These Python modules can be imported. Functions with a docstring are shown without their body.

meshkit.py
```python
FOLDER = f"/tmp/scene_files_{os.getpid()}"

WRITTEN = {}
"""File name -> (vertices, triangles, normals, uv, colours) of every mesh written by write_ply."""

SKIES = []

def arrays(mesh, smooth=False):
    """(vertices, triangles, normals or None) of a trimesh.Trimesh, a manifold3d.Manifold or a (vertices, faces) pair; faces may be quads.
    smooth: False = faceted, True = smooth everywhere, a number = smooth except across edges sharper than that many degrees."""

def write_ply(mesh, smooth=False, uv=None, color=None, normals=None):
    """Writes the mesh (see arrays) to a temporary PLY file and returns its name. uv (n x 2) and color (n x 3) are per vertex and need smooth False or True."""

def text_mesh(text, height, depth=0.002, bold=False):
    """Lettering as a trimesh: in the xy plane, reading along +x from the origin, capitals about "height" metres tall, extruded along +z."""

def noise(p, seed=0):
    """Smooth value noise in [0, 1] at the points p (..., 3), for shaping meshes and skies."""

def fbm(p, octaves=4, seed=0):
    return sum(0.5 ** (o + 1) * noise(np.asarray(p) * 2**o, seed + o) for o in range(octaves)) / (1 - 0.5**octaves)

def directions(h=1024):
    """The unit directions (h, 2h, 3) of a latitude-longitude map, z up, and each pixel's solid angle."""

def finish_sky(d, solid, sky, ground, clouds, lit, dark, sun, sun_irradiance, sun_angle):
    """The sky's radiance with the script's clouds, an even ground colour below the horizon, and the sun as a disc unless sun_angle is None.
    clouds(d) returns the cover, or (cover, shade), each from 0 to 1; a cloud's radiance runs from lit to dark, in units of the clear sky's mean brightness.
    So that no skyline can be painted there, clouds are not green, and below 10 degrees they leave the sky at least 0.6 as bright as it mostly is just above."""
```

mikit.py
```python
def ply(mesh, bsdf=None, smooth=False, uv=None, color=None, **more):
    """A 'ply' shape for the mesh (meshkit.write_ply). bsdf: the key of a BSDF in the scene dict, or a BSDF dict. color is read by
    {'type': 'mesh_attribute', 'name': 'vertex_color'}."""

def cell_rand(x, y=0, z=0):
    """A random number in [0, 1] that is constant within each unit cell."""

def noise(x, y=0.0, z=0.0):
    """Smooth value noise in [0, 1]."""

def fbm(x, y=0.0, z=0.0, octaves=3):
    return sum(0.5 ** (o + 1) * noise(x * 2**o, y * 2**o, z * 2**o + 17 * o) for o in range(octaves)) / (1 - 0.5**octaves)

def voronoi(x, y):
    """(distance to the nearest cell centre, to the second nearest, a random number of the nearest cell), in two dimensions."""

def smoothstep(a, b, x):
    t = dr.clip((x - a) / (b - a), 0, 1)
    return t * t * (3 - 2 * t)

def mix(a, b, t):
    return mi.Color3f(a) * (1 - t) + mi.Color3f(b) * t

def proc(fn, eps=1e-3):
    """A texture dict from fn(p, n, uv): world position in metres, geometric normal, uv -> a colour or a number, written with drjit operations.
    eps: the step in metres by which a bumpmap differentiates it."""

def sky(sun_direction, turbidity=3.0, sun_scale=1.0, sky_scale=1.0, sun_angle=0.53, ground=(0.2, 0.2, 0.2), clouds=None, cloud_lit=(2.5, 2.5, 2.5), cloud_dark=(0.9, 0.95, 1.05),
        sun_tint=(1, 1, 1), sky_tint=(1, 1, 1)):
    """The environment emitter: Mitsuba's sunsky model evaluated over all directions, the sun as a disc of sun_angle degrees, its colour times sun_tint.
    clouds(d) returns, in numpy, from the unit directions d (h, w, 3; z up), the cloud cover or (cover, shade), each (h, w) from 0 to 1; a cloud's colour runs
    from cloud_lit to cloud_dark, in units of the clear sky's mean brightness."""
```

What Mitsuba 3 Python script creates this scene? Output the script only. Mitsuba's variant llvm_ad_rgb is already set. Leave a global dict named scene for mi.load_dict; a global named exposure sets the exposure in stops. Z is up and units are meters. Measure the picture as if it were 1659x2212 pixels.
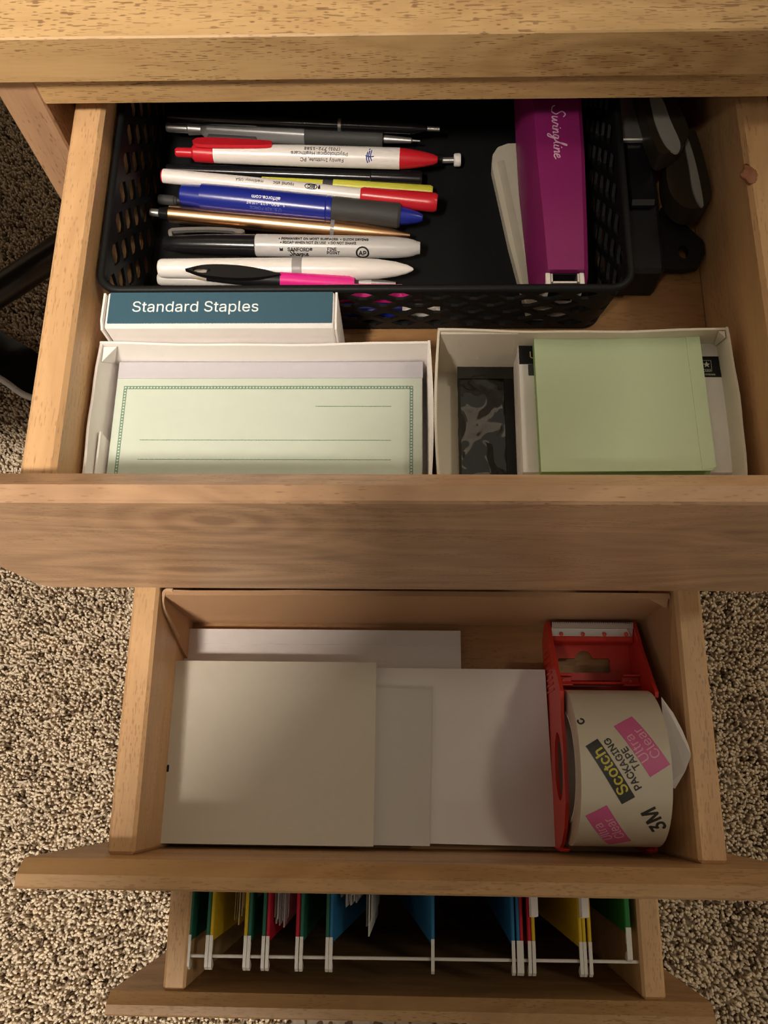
import math, random
import numpy as np, trimesh, manifold3d as m3
import drjit as dr, mitsuba as mi, mikit, meshkit
from mikit import noise, fbm, smoothstep, mix, cell_rand
from shapely.geometry import Polygon, LineString, Point, box as sbox
from shapely.ops import unary_union
from shapely import affinity
T = mi.ScalarTransform4f
random.seed(7); rng = np.random.default_rng(7)
def V(*a): return np.array(a, float)
scene, labels = {'type': 'scene'}, {}

# ---------------------------------------------------------------- camera, light, exposure
CAM = V(-0.0032, 0.0, 1.03)
FWD, UPV = V(-0.0292, 0.303, -0.9525), V(-0.0037, 0.953, 0.303)
scene['camera'] = {'type': 'perspective', 'fov_axis': 'x', 'fov': math.degrees(2 * math.atan(829.5 / 1853.0)), 'near_clip': 0.02, 'far_clip': 50.0,
                   'to_world': T().look_at(origin=CAM.tolist(), target=(CAM + FWD).tolist(), up=UPV.tolist())}
exposure = 0.0
LAMP = V(-0.45, -0.80, 2.50)
scene['lamp_bulb'] = {'type': 'sphere', 'center': LAMP.tolist(), 'radius': 0.13,
                      'emitter': {'type': 'area', 'radiance': {'type': 'rgb', 'value': [352, 311, 264]}}}
scene['lamp_bulb_001'] = {'type': 'sphere', 'center': [1.25, .30, 2.45], 'radius': 0.13,
                      'emitter': {'type': 'area', 'radiance': {'type': 'rgb', 'value': [36, 32, 24]}}}
labels['lamp_bulb'] = {'label': 'round warm ceiling lamp behind the standing person, up to the left', 'category': 'lamp'}
labels['lamp_bulb_001'] = {'label': 'dimmer round ceiling lamp up to the right of the desk', 'category': 'lamp'}
scene['room_bounce'] = {'type': 'constant', 'radiance': {'type': 'rgb', 'value': [0.310, 0.264, 0.208]}}

# ---------------------------------------------------------------- helpers
def bsdf(name, d): scene[name] = d; return name
def pr(name, rgb, rough=.5, spec=.5, **k):
    return bsdf('m_' + name, {'type': 'twosided', 'b': {'type': 'principled', 'base_color': {'type': 'rgb', 'value': list(rgb)}, 'roughness': rough, 'specular': spec, **k}})
def numbered(name):
    taken = lambda k: k in scene or k in labels or any(x.startswith(k + '__') for x in scene)
    if not taken(name): return name
    i = 1
    while taken(f'{name}_{i:03d}'): i += 1
    return f'{name}_{i:03d}'
def thing(name, label, cat, group=None):
    k = numbered(name); labels[k] = {'label': label, 'category': cat}
    if group: labels[k]['group'] = group
    return k
def put(name, mesh, mat, parent=None, smooth=False, label=None, **k):
    key = numbered(f'{parent}__{name}' if parent else name)
    scene[key] = mikit.ply(mesh, mat, smooth=smooth, **k)
    if label: labels[key] = {'label': label}
    return key
def struct(name, mesh, mat, label, smooth=False, **k):
    key = put(name, mesh, mat, None, smooth, **k); labels[key] = {'label': label, 'kind': 'structure'}; return key
def cat(ms): return trimesh.util.concatenate([m if isinstance(m, trimesh.Trimesh) else tm(m) for m in ms])
def tm(m):
    q = m.to_mesh(); return trimesh.Trimesh(np.array(q.vert_properties[:, :3]), np.array(q.tri_verts), process=False)
def rbox(x0, x1, y0, y1, z0, z1, r=.0015):
    """a box with chamfered edges"""
    r = min(r, .45 * min(x1 - x0, y1 - y0, z1 - z0)); pts = []
    for x, sx in ((x0, 1), (x1, -1)):
        for y, sy in ((y0, 1), (y1, -1)):
            for z, sz in ((z0, 1), (z1, -1)):
                pts += [(x, y + sy * r, z + sz * r), (x + sx * r, y, z + sz * r), (x + sx * r, y + sy * r, z)]
    return trimesh.convex.convex_hull(np.array(pts))
def hullpts(p): return trimesh.convex.convex_hull(np.array(p, float))
def sphere(c, r, n=2):
    s = trimesh.creation.icosphere(subdivisions=n, radius=r); s.apply_translation(c); return s
def extr(poly, h):
    gs = getattr(poly, 'geoms', [poly])
    return trimesh.util.concatenate([trimesh.creation.extrude_polygon(g, h, engine='earcut') for g in gs if g.area > 0])
def prism_x(prof, x0, x1):
    """a (y, z) outline drawn along x"""
    m = extr(Polygon(prof) if not hasattr(prof, 'area') else prof, x1 - x0)
    v = m.vertices; m.vertices = np.c_[v[:, 2] + x0, v[:, 0], v[:, 1]]; return m
def tube(path, r, n=10, caps=True):
    path = np.array(path, float); r = np.broadcast_to(r, len(path)); d = np.gradient(path, axis=0); d /= np.linalg.norm(d, axis=1)[:, None]
    up = V(0, 0, 1) if abs(d[0][2]) < .9 else V(1, 0, 0); vs = []; a = np.arange(n) * 2 * np.pi / n
    u = np.cross(up, d[0]); u /= np.linalg.norm(u)
    for p, t, q in zip(path, d, r):
        u = u - t * (u @ t); u /= np.linalg.norm(u); w = np.cross(t, u)
        vs.append(p + q * (np.cos(a)[:, None] * u + np.sin(a)[:, None] * w))
    vs = np.concatenate(vs); f = []
    for i in range(len(path) - 1):
        for j in range(n):
            a0, b0 = i * n + j, i * n + (j + 1) % n
            f += [(a0, b0, b0 + n), (a0, b0 + n, a0 + n)]
    m = trimesh.Trimesh(vs, f, process=False)
    if caps:
        c0, c1 = len(vs), len(vs) + 1; e = (len(path) - 1) * n
        f += [(c0, (j + 1) % n, j) for j in range(n)] + [(c1, e + j, e + (j + 1) % n) for j in range(n)]
        m = trimesh.Trimesh(np.vstack([vs, path[0], path[-1]]), f, process=False)
    return m
def curve(pts, n=12):
    """a smooth line through the points (Catmull-Rom)"""
    p = np.array(pts, float); p = np.vstack([2 * p[0] - p[1], p, 2 * p[-1] - p[-2]]); out = []
    for i in range(1, len(p) - 2):
        for t in np.linspace(0, 1, n, endpoint=False):
            out.append(.5 * (2 * p[i] + (p[i + 1] - p[i - 1]) * t + (2 * p[i - 1] - 5 * p[i] + 4 * p[i + 1] - p[i + 2]) * t**2 + (3 * p[i] - p[i - 1] - 3 * p[i + 1] + p[i + 2]) * t**3))
    return np.array(out + [p[-2]])
def lathe(prof, n=28):
    """prof: (x, r) along +x"""
    prof = np.array(prof, float); a = np.arange(n) * 2 * np.pi / n; k = len(prof)
    v = np.stack([np.repeat(prof[:, 0], n), (prof[:, 1:2] * np.cos(a)).ravel(), (prof[:, 1:2] * np.sin(a)).ravel()], 1); f = []
    for i in range(k - 1):
        for j in range(n):
            p, q = i * n + j, i * n + (j + 1) % n
            f += [(p, q + n, q), (p, p + n, q + n)]
    c0, c1 = len(v), len(v) + 1
    v = np.vstack([v, [prof[0, 0], 0, 0], [prof[-1, 0], 0, 0]])
    f += [(c0, j, (j + 1) % n) for j in range(n)] + [(c1, (k - 1) * n + (j + 1) % n, (k - 1) * n + j) for j in range(n)]
    f = [(a_, c_, b_) for a_, b_, c_ in f]
    m = trimesh.Trimesh(v, f, process=False); m.fix_normals(); return m
def frame(m, o, ex, ey, ez):
    m = m.copy(); M = np.eye(4); M[:3, 0], M[:3, 1], M[:3, 2], M[:3, 3] = ex, ey, ez, o; m.apply_transform(M); return m
def text(s, h, bold=False, depth=.0003, center=True):
    m = meshkit.text_mesh(s, h, depth, bold); b = m.bounds
    if center: m.apply_translation([-(b[0][0] + b[1][0]) / 2, -h / 2, 0])
    return m
def script(strokes, w, depth=.0003):
    """handwritten lettering: smooth strokes with a pen of width w"""
    return extr(unary_union([LineString(curve(s, 8)).buffer(w / 2, quad_segs=4) for s in strokes]).simplify(w * .06), depth)
def spread(m, maxe):
    v, f = trimesh.remesh.subdivide_to_size(m.vertices, m.faces, maxe); return trimesh.Trimesh(v, f, process=False)

# ---------------------------------------------------------------- wood
def wood(name, axis, light, dark, pore, seed, pores=1.0, fig=1.0, knots=(), rough=.42):
    def fn(p, n, uv):
        c = {'x': (p.x, p.y, p.z), 'y': (p.y, p.x, p.z), 'z': (p.z, p.x, p.y)}[axis]
        u, v, w = c[0] + seed * 1.7, c[1] + seed * .31, c[2] - seed * .23
        wp = fbm(u * 5, v * 14, w * 14) - .5
        b = fbm(u * 9 + wp, v * 62 + wp * 9, w * 62 + wp * 9, octaves=4)
        fine = noise(u * 60, v * 900, w * 900)
        big = noise(u * 7, v * 16, w * 16)
        t = smoothstep(.3, .72, b) * .55 * fig + fine * .18 + big * .35 - .1
        for kx, ky, kz, rx, rr, amt in knots:
            dx, d2 = (p.x - kx) / rx, (dr.square(p.y - ky) + dr.square(p.z - kz)) / rr**2
            d = dr.sqrt(dx * dx + d2) + wp * .35
            ring = .5 + .5 * dr.sin(d * 13 + wp * 4)
            t = t + amt * dr.exp(-d * .8) * (ring - .35) + amt * dr.exp(-dr.square(d * 6))
        col = mix(light, dark, dr.clip(t, 0, 1))
        wv = noise(u * 40, v * 90, w * 90)
        s = noise(u * 330 + wv, v * 1900 + wv * 2, w * 1900) 
        s = smoothstep(.62, .85, s) * smoothstep(.35, .75, noise(u * 30, v * 80, w * 80) * .8 + .2)
        return mix(col, pore, dr.clip(s * pores, 0, 1))
    return bsdf('m_' + name, {'type': 'principled', 'base_color': mikit.proc(fn), 'roughness': rough, 'specular': .4})
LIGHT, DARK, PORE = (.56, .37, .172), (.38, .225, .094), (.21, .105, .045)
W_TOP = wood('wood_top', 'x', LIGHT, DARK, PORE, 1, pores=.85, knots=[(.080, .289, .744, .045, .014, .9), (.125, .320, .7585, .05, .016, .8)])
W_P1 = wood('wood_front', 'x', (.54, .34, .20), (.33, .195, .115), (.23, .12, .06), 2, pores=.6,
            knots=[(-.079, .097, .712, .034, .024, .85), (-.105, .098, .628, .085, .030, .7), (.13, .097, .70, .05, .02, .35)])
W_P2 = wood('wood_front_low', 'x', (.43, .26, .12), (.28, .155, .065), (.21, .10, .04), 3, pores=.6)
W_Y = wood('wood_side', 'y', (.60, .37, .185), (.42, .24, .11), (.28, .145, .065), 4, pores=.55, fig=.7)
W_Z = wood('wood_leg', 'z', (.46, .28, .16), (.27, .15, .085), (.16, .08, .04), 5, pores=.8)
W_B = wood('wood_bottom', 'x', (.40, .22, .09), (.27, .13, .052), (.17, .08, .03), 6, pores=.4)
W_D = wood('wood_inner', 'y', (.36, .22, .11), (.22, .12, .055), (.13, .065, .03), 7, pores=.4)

# ---------------------------------------------------------------- carpet
CAR = ((.90, .79, .62), (.80, .69, .53), (.58, .47, .34), (.22, .155, .10))
def carpet_fn(p, n, uv):
    a = noise(p.x * 260, p.y * 260); b = noise(p.x * 190 + 40, p.y * 190)
    return mix(mix((.30, .24, .18), (.42, .34, .26), a), (.10, .07, .05), smoothstep(.62, .75, b))
M_FLOOR = bsdf('m_carpet_base', {'type': 'diffuse', 'reflectance': mikit.proc(carpet_fn)})
fl = trimesh.creation.box([6, 6, .02]); fl.apply_translation([0, 0, -.010])
struct('floor', fl, M_FLOOR, 'speckled beige and brown carpet floor')
wl = trimesh.creation.box([6, .05, 2.6]); wl.apply_translation([0, 1.03, 1.30])
struct('wall_back', wl, pr('wall_paint', (.45, .41, .35), .8, .2), 'plain painted wall behind the desk')
M_TUFT = bsdf('m_tuft', {'type': 'twosided', 'b': {'type': 'diffuse', 'reflectance': {'type': 'mesh_attribute', 'name': 'vertex_color'}}})
def carpet():
    s = .0037; parts = []
    for x0, x1, y0, y1 in ((-.66, -.13, -.42, .76), (.13, .50, -.42, .44), (-.72, -.20, .76, 1.0)):
        xs, ys = np.arange(x0, x1, s), np.arange(y0, y1, s * .88); X, Y = np.meshgrid(xs, ys); parts.append(np.c_[(X + (np.arange(len(ys)) % 2)[:, None] * s / 2).ravel(), Y.ravel()])
    p = np.concatenate(parts); n = len(p); p = p + rng.normal(0, s * .3, (n, 2))
    h = .007 + .0045 * rng.random(n) + .003 * meshkit.noise(np.c_[p * 60, p[:, 0] * 0], 3)
    lean = rng.normal(0, .0026, (n, 2)); r = .0016 + .0007 * rng.random(n); ph = rng.random(n) * 6.28
    clump = meshkit.noise(np.c_[p * 170, p[:, 0] * 0], 5) * .55 + rng.random(n) * .45
    base = np.array(CAR) * .92; c = np.where((clump < .24)[:, None], base[3], np.where((clump < .31)[:, None], base[2], np.where((clump < .56)[:, None], base[1], base[0])))
    c = c * (.85 + .3 * rng.random((n, 1)))
    k = 4; vs, cs = [], []
    for t, rr in ((0, .9), (.72, 1.05)):
        for j in range(k):
            a = ph + j * 2 * np.pi / k + t * 1.3
            vs.append(np.c_[p + lean * t**1.5 + (r * rr)[:, None] * np.c_[np.cos(a), np.sin(a)], h * t])
    vs.append(np.c_[p + lean, h])
    v = np.stack(vs, 1).reshape(-1, 3); q = 2 * k + 1; f = []
    for i in range(1):
        for j in range(k):
            a0, b0 = i * k + j, i * k + (j + 1) % k
            f += [(a0, b0, b0 + k), (a0, b0 + k, a0 + k)]
    f += [(k + j, k + (j + 1) % k, 2 * k) for j in range(k)]
    F = (np.array(f)[None] + (np.arange(n) * q)[:, None, None]).reshape(-1, 3)
    key = put('carpet_pile', trimesh.Trimesh(v, F, process=False), M_TUFT, smooth=True, color=np.repeat(c, q, 0))
    labels[key] = {'label': 'short speckled beige and brown carpet pile around the desk', 'category': 'carpet', 'kind': 'stuff'}
carpet()

# ---------------------------------------------------------------- desk and its three drawers
desk = thing('desk', 'reddish brown wooden desk with three open drawers, its top edge across the picture', 'desk')
put('desk_top', rbox(-.75, .62, .289, .88, .735, .7585, .0007), W_TOP, desk)
put('apron', rbox(-.1705, .175, .2945, .316, .7165, .735, .001), W_TOP, desk)
put('leg', rbox(-.1900, -.1705, .2955, .345, 0, .735, .001), W_Z, desk)
put('leg', rbox(.1700, .196, .2955, .345, 0, .735, .001), W_Z, desk)
put('side_panel', rbox(-.187, -.1735, .345, .86, .04, .735), W_D, desk)
put('side_panel', rbox(.1755, .190, .345, .86, .04, .735), W_D, desk)
put('back_panel', rbox(-.1705, .1755, .85, .86, .04, .735), W_D, desk)
put('drawer_slide', rbox(-.1700, -.1650, .318, .80, .655, .690, .0008), pr('slide', (.45, .42, .38), .35, metallic=.9), desk)
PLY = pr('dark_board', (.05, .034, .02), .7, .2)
XL, XR, TH = -.162, .162, .0148
def front_panel(ytop, yB, yF, zA, zB, zC, zD, xa, xb, und=.0022):
    prof = [(ytop, zA), (yB, zB), (yF + .001, zB), (yF, zB - .001), (yF, zC), (yF + und, zD + .002), (yF + und + .002, zD), (ytop, zD)]
    a = prism_x(prof[::-1], xa, xb)
    m = extr(sbox(xa + .012, zD + .012, xb - .012, zB + .03).buffer(.012, quad_segs=8), 1.0)      # lower corners rounded
    v = m.vertices; m.vertices = np.c_[v[:, 0], -v[:, 2] + .5, v[:, 1]]
    a, m = [m3.Manifold(m3.Mesh(np.array(q.vertices, np.float32), np.array(q.faces, np.uint32))) for q in (a, m)]
    return tm(a ^ m)
def drawer(y0, y1, zr, zb, zlow, front, mfront, lab):
    d = numbered(desk + '__drawer'); labels[d] = {'label': lab}
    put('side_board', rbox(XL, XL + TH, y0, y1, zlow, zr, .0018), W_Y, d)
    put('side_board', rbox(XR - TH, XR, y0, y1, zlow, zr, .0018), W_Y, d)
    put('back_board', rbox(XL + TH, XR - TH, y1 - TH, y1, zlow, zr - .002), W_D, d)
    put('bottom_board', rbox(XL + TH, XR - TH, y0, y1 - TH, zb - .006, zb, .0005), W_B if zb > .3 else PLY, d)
    put('front_panel', front, mfront, d)
    return d
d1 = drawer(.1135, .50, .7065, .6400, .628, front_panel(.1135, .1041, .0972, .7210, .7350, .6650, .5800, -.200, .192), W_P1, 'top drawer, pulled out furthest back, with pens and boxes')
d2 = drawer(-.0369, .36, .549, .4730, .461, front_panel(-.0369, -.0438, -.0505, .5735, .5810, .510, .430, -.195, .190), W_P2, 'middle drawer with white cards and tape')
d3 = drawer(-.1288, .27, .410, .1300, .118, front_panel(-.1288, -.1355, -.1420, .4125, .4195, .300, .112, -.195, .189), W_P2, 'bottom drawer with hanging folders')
# the knot that dents the right side of the top drawer
kn = sphere((0, 0, 0), 1, 2); kn.vertices = kn.vertices * V(.0042, .0050, .0011) * (1 + 1.1 * (meshkit.noise(kn.vertices * 2.2, 4) - .5))[:, None] + V(0.14908, 0.2614, 0.7062)
put('knot', kn, pr('knot', (.26, .10, .045), .6), d1, True)

# ---------------------------------------------------------------- materials of the small things
BLACK = pr('black_plastic', (.008, .008, .009), .45, .3)
BLACKG = pr('black_gloss', (.008, .008, .009), .18, .5)
BASKET = pr('basket_plastic', (.0065, .0075, .008), .5, .2)
WHITE = pr('white_plastic', (.80, .76, .72), .28, .5)
WPAPER = pr('white_paper', (.80, .77, .75), .75, .2)
CREAM = pr('cream_board', (.66, .61, .52), .7, .2)
RED = pr('red_plastic', (.55, .015, .025), .3, .5)
BLUE = pr('blue_plastic', (.012, .022, .24), .28, .5)
GREYP = pr('grey_plastic', (.20, .20, .20), .3, .5)
GREYG = pr('grey_grip', (.045, .045, .043), .6, .3)
INK = pr('ink_black', (.012, .012, .014), .6, .2)
INKB = pr('ink_blue', (.02, .05, .26), .6, .2)
INKW = pr('ink_white', (.85, .85, .85), .6, .2)
CHROME = pr('chrome', (.80, .78, .75), .32, metallic=.9)
GOLD = pr('gold_metal', (.78, .47, .25), .27, metallic=1.0)
YELLOW = pr('yellow_plastic', (.60, .58, .06), .4, .4)
PINK = pr('pink_plastic', (.75, .02, .26), .35, .5)
CLEAR = bsdf('m_clear', {'type': 'dielectric', 'int_ior': 1.35})
SMOKE = pr('smoke_plastic', (.06, .055, .06), .15, .5)

# ---------------------------------------------------------------- pens in the basket
def pen_frame(A, B):
    d = B - A; L = np.linalg.norm(d); ex = d / L; ey = np.cross([0, 0, 1], ex); ey /= np.linalg.norm(ey); return L, ex, ey, np.cross(ex, ey)
class Pen:
    """a pen lying from A to B; lengths along it are fractions of its length, radii metres"""
    def __init__(s, name, label, A, B, cat='pen'):
        s.k = thing(name, label, cat, 'pens in the black basket'); s.A, (s.L, s.ex, s.ey, s.ez) = A, pen_frame(A, B)
    def place(s, m): return frame(m, s.A, s.ex, s.ey, s.ez)
    def turn(s, part, prof, mat, label=None):
        q = [(x * s.L, r) for x, r in prof]; put(part, s.place(lathe(q)), mat, s.k, 35, label); return s
    def box(s, part, x0, x1, y0, y1, z0, z1, mat, r=.001, label=None):
        put(part, s.place(rbox(x0 * s.L, x1 * s.L, y0, y1, z0, z1, r)), mat, s.k, False, label); return s
    def mesh(s, part, m, mat, label=None, smooth=False): put(part, s.place(m), mat, s.k, smooth, label); return s
    def print(s, part, items, r, mat, flip=False, label=None):
        """lettering laid round the barrel: items (mesh, x fraction, angle from the top in degrees, + towards the far side)"""
        out = []
        for m, x, ang in items:
            m = spread(m, .0009); v = m.vertices.copy()
            if flip: v[:, 0], v[:, 1] = -v[:, 0], -v[:, 1]
            R = r(x) if callable(r) else r
            th = v[:, 1] / R + math.radians(ang); rad = R - .0001 + v[:, 2]
            m.vertices = np.c_[v[:, 0] + x * s.L, rad * np.sin(th), rad * np.cos(th)]; out.append(m)
        put(part, s.place(cat(out)), mat, s.k, False, label); return s
def rnd(x0, x1, r0, r1, e=.5):
    """a rounded end from radius r0 at x0 to r1 at x1"""
    t = np.linspace(0, 1, 7); return [(x0 + (x1 - x0) * q, r0 + (r1 - r0) * (1 - (1 - q)**2)**e) for q in t]

p = Pen('mechanical_pencil', 'thin black mechanical pencil farthest back among the pens', V(-0.13288, 0.33689, 0.662), V(0.01219, 0.32941, 0.66))
p.turn('barrel', [(0, .0022), (.01, .003), (.90, .003), (.955, .0013)], BLACKG).turn('tip', [(.955, .0012), (1, .0011)], CHROME).turn('ring', [(.63, .0031), (.636, .0034), (.642, .0031)], CHROME)
p = Pen('ballpoint_pen', 'grey ballpoint pen with a black grip and metal tip, second from the back', V(-0.13481, 0.33684, 0.655), V(0.00199, 0.32801, 0.653))
p.turn('barrel', [(.14, .0028), (.155, .0045), (.17, .0052), (.55, .0054)], GREYP).turn('grip', [(.55, .0054), (.56, .0057), (.70, .0052), (.84, .0055), (.855, .005)], GREYG)
p.turn('tip', [(.855, .0022), (.965, .0014), (.97, .0007), (1, .0005)], CHROME).turn('plunger', [(0, .0022), (.01, .0026), (.085, .0026), (.09, .0036), (.14, .0030)], CHROME)
p.box('clip', .17, .365, -.0068, -.0035, .0005, .0022, SMOKE)
p = Pen('ballpoint_pen', 'white pen with red clip, red plunger and red nose, printed with a clinic name', V(-0.12681, 0.31611, 0.66), V(0.01098, 0.31085, 0.659))
p.turn('plunger', [(0, .0018), (.006, .0024), (.075, .0025)], RED).turn('cap', [(.065, .0030), (.075, .0046), (.15, .0050), (.152, .0046)], RED)
p.turn('barrel', [(.15, .0049), (.5, .0054), (.857, .0054)], WHITE).turn('nose', [(.857, .0053), (.9, .0048), (.95, .0037), (.985, .0026), (1, .0016)], RED)
c = curve([(.072 * p.L, 0), (.09 * p.L, .0034), (.16 * p.L, .0040), (.28 * p.L, .0033), (.365 * p.L, .0022), (.375 * p.L, 0)], 6)
cl = extr(Polygon(np.vstack([c, c[::-1] * [1, -1]])).buffer(0), .0018); cl.apply_translation([0, 0, .0048]); cl.apply_transform(trimesh.transformations.rotation_matrix(-.42, [1, 0, 0]))
p.mesh('clip', cl, RED)
p.print('lettering', [(text('Family Institute, PC', .0018), .565, -58), (text('Psychological Healthcare', .0018), .555, -26), (text('(701) 772-1588', .0017), .565, 2)], .0054, INK, flip=True)
logo = script([[(0, 0), (.0006, .003), (0, .005)], [(.001, .0005), (.0016, .003), (.0012, .0056)], [(.002, .001), (.0026, .004), (.002, .006)], [(-.001, .003), (.001, .0032), (.003, .0028)], [(.001, -.001), (.0012, -.0004)]], .0005)
logo.apply_translation([-.001, -.002, 0]); p.print('logo', [(logo, .745, -22)], .0054, INKB, flip=True)
p = Pen('mechanical_pencil', 'dark mechanical pencil with a white eraser, poking out past the red nosed pen', V(-0.11785, 0.3169, 0.6485), V(0.02376, 0.31939, 0.6485))
p.turn('barrel', [(0, .0009), (.03, .0014), (.08, .003), (.93, .003)], BLACK).turn('ferrule', [(.91, .0015), (.975, .0015)], CHROME).turn('eraser', [(.974, .003), (.978, .0034), (.996, .0034), (1, .003)], WHITE)
p = Pen('ballpoint_pen', 'glossy black stick pen between the red nosed pen and the white stick pen', V(-0.13426, 0.31331, 0.65), V(0.00307, 0.30612, 0.65))
p.turn('barrel', [(0, .0022), (.006, .003), (.80, .0035), (.805, .0041), (.99, .0043), (1, .0038)], BLACKG)
p = Pen('pencil', 'yellow pencil half hidden under the red capped pen', V(-0.08226, 0.30724, 0.6485), V(0.00865, 0.29901, 0.6485), 'pencil')
p.turn('barrel', [(0, .0026), (.37, .0026)], YELLOW).turn('ferrule', [(.36, .0027), (.42, .0027)], GREYG).turn('body', [(.42, .0032), (.985, .0034), (1, .0028)], YELLOW)
p = Pen('ballpoint_pen', 'white stick pen with a red cap and red end plug', V(-0.13182, 0.2993, 0.6625), V(0.01059, 0.28387, 0.6595))
p.turn('plug', [(0, .0030), (.004, .0035), (.012, .0035)], RED).turn('barrel', [(.006, .0036), (.3, .0038), (.6, .0036), (.73, .0033)], WHITE).turn('cap', [(.725, .0036), (.735, .0041), (.97, .0048), (.99, .0047), (1, .0040)], RED)
oval = extr(LineString(curve([(-.0032, 0), (-.0020, .0012), (.0020, .0012), (.0032, 0), (.0020, -.0012), (-.0020, -.0012), (-.0032, 0)], 8)).buffer(.00014), .0003)
p.print('lettering', [(text('BiC', .0018, True), .548, -6), (oval, .548, -6), (text('round stic', .0017), .448, -6), (text('med/moy. USA', .0015), .325, -6), (extr(Point(0, .0004).buffer(.0006).union(sbox(-.0004, -.001, .0004, .0004)), .0003), .577, -6)], .0037, INK, flip=True)
p = Pen('ballpoint_pen', 'thick blue pen with a dark grey grip, printed in white', V(-0.12206, 0.28965, 0.66), V(0.00322, 0.27665, 0.657))
p.turn('plunger', [(0, .0035), (.008, .0050), (.095, .0056)], BLUE).turn('barrel', [(.09, .0064), (.2, .0067), (.605, .0066), (.607, .0063), (.612, .0066), (.63, .0064)], BLUE)
p.turn('grip', [(.628, .0060), (.64, .0064), (.75, .0062), (.90, .0064), (.91, .0055)], GREYG).turn('nose', [(.905, .0047), (.94, .0040), (.98, .0028), (1, .0016)], BLUE)
p.print('lettering', [(text('airforce.com', .0018, True), .365, -16), (text('1-800-423-USAF', .0016), .365, -40)], .00665, INKW, flip=True)
p.print('faded_lettering', [(text('U.S. AIR FORCE', .0016), .365, -62)], .00665, pr('ink_dim', (.10, .12, .40), .6), flip=True)
p = Pen('ballpoint_pen', 'plain black pen lying under the thick blue pen', V(-0.13719, 0.29565, 0.6485), V(-0.02259, 0.284, 0.6485))
p.turn('plunger', [(0, .0021), (.004, .0026), (.075, .0026), (.08, .0021), (.09, .0021)], GREYG).turn('barrel', [(.09, .003), (.095, .0034), (.9, .0034), (1, .001)], BLACK)
p = Pen('ballpoint_pen', 'shiny gold pen with a black and silver end', V(-0.13843, 0.28229, 0.6555), V(-0.00322, 0.26874, 0.6535))
p.turn('plunger', [(0, .0016), (.004, .002), (.035, .002), (.04, .0026)], CHROME).turn('collar', [(.038, .0028), (.075, .0030)], BLACKG).turn('barrel', [(.073, .0036), (.078, .0045), (.70, .0047)], GOLD)
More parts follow.
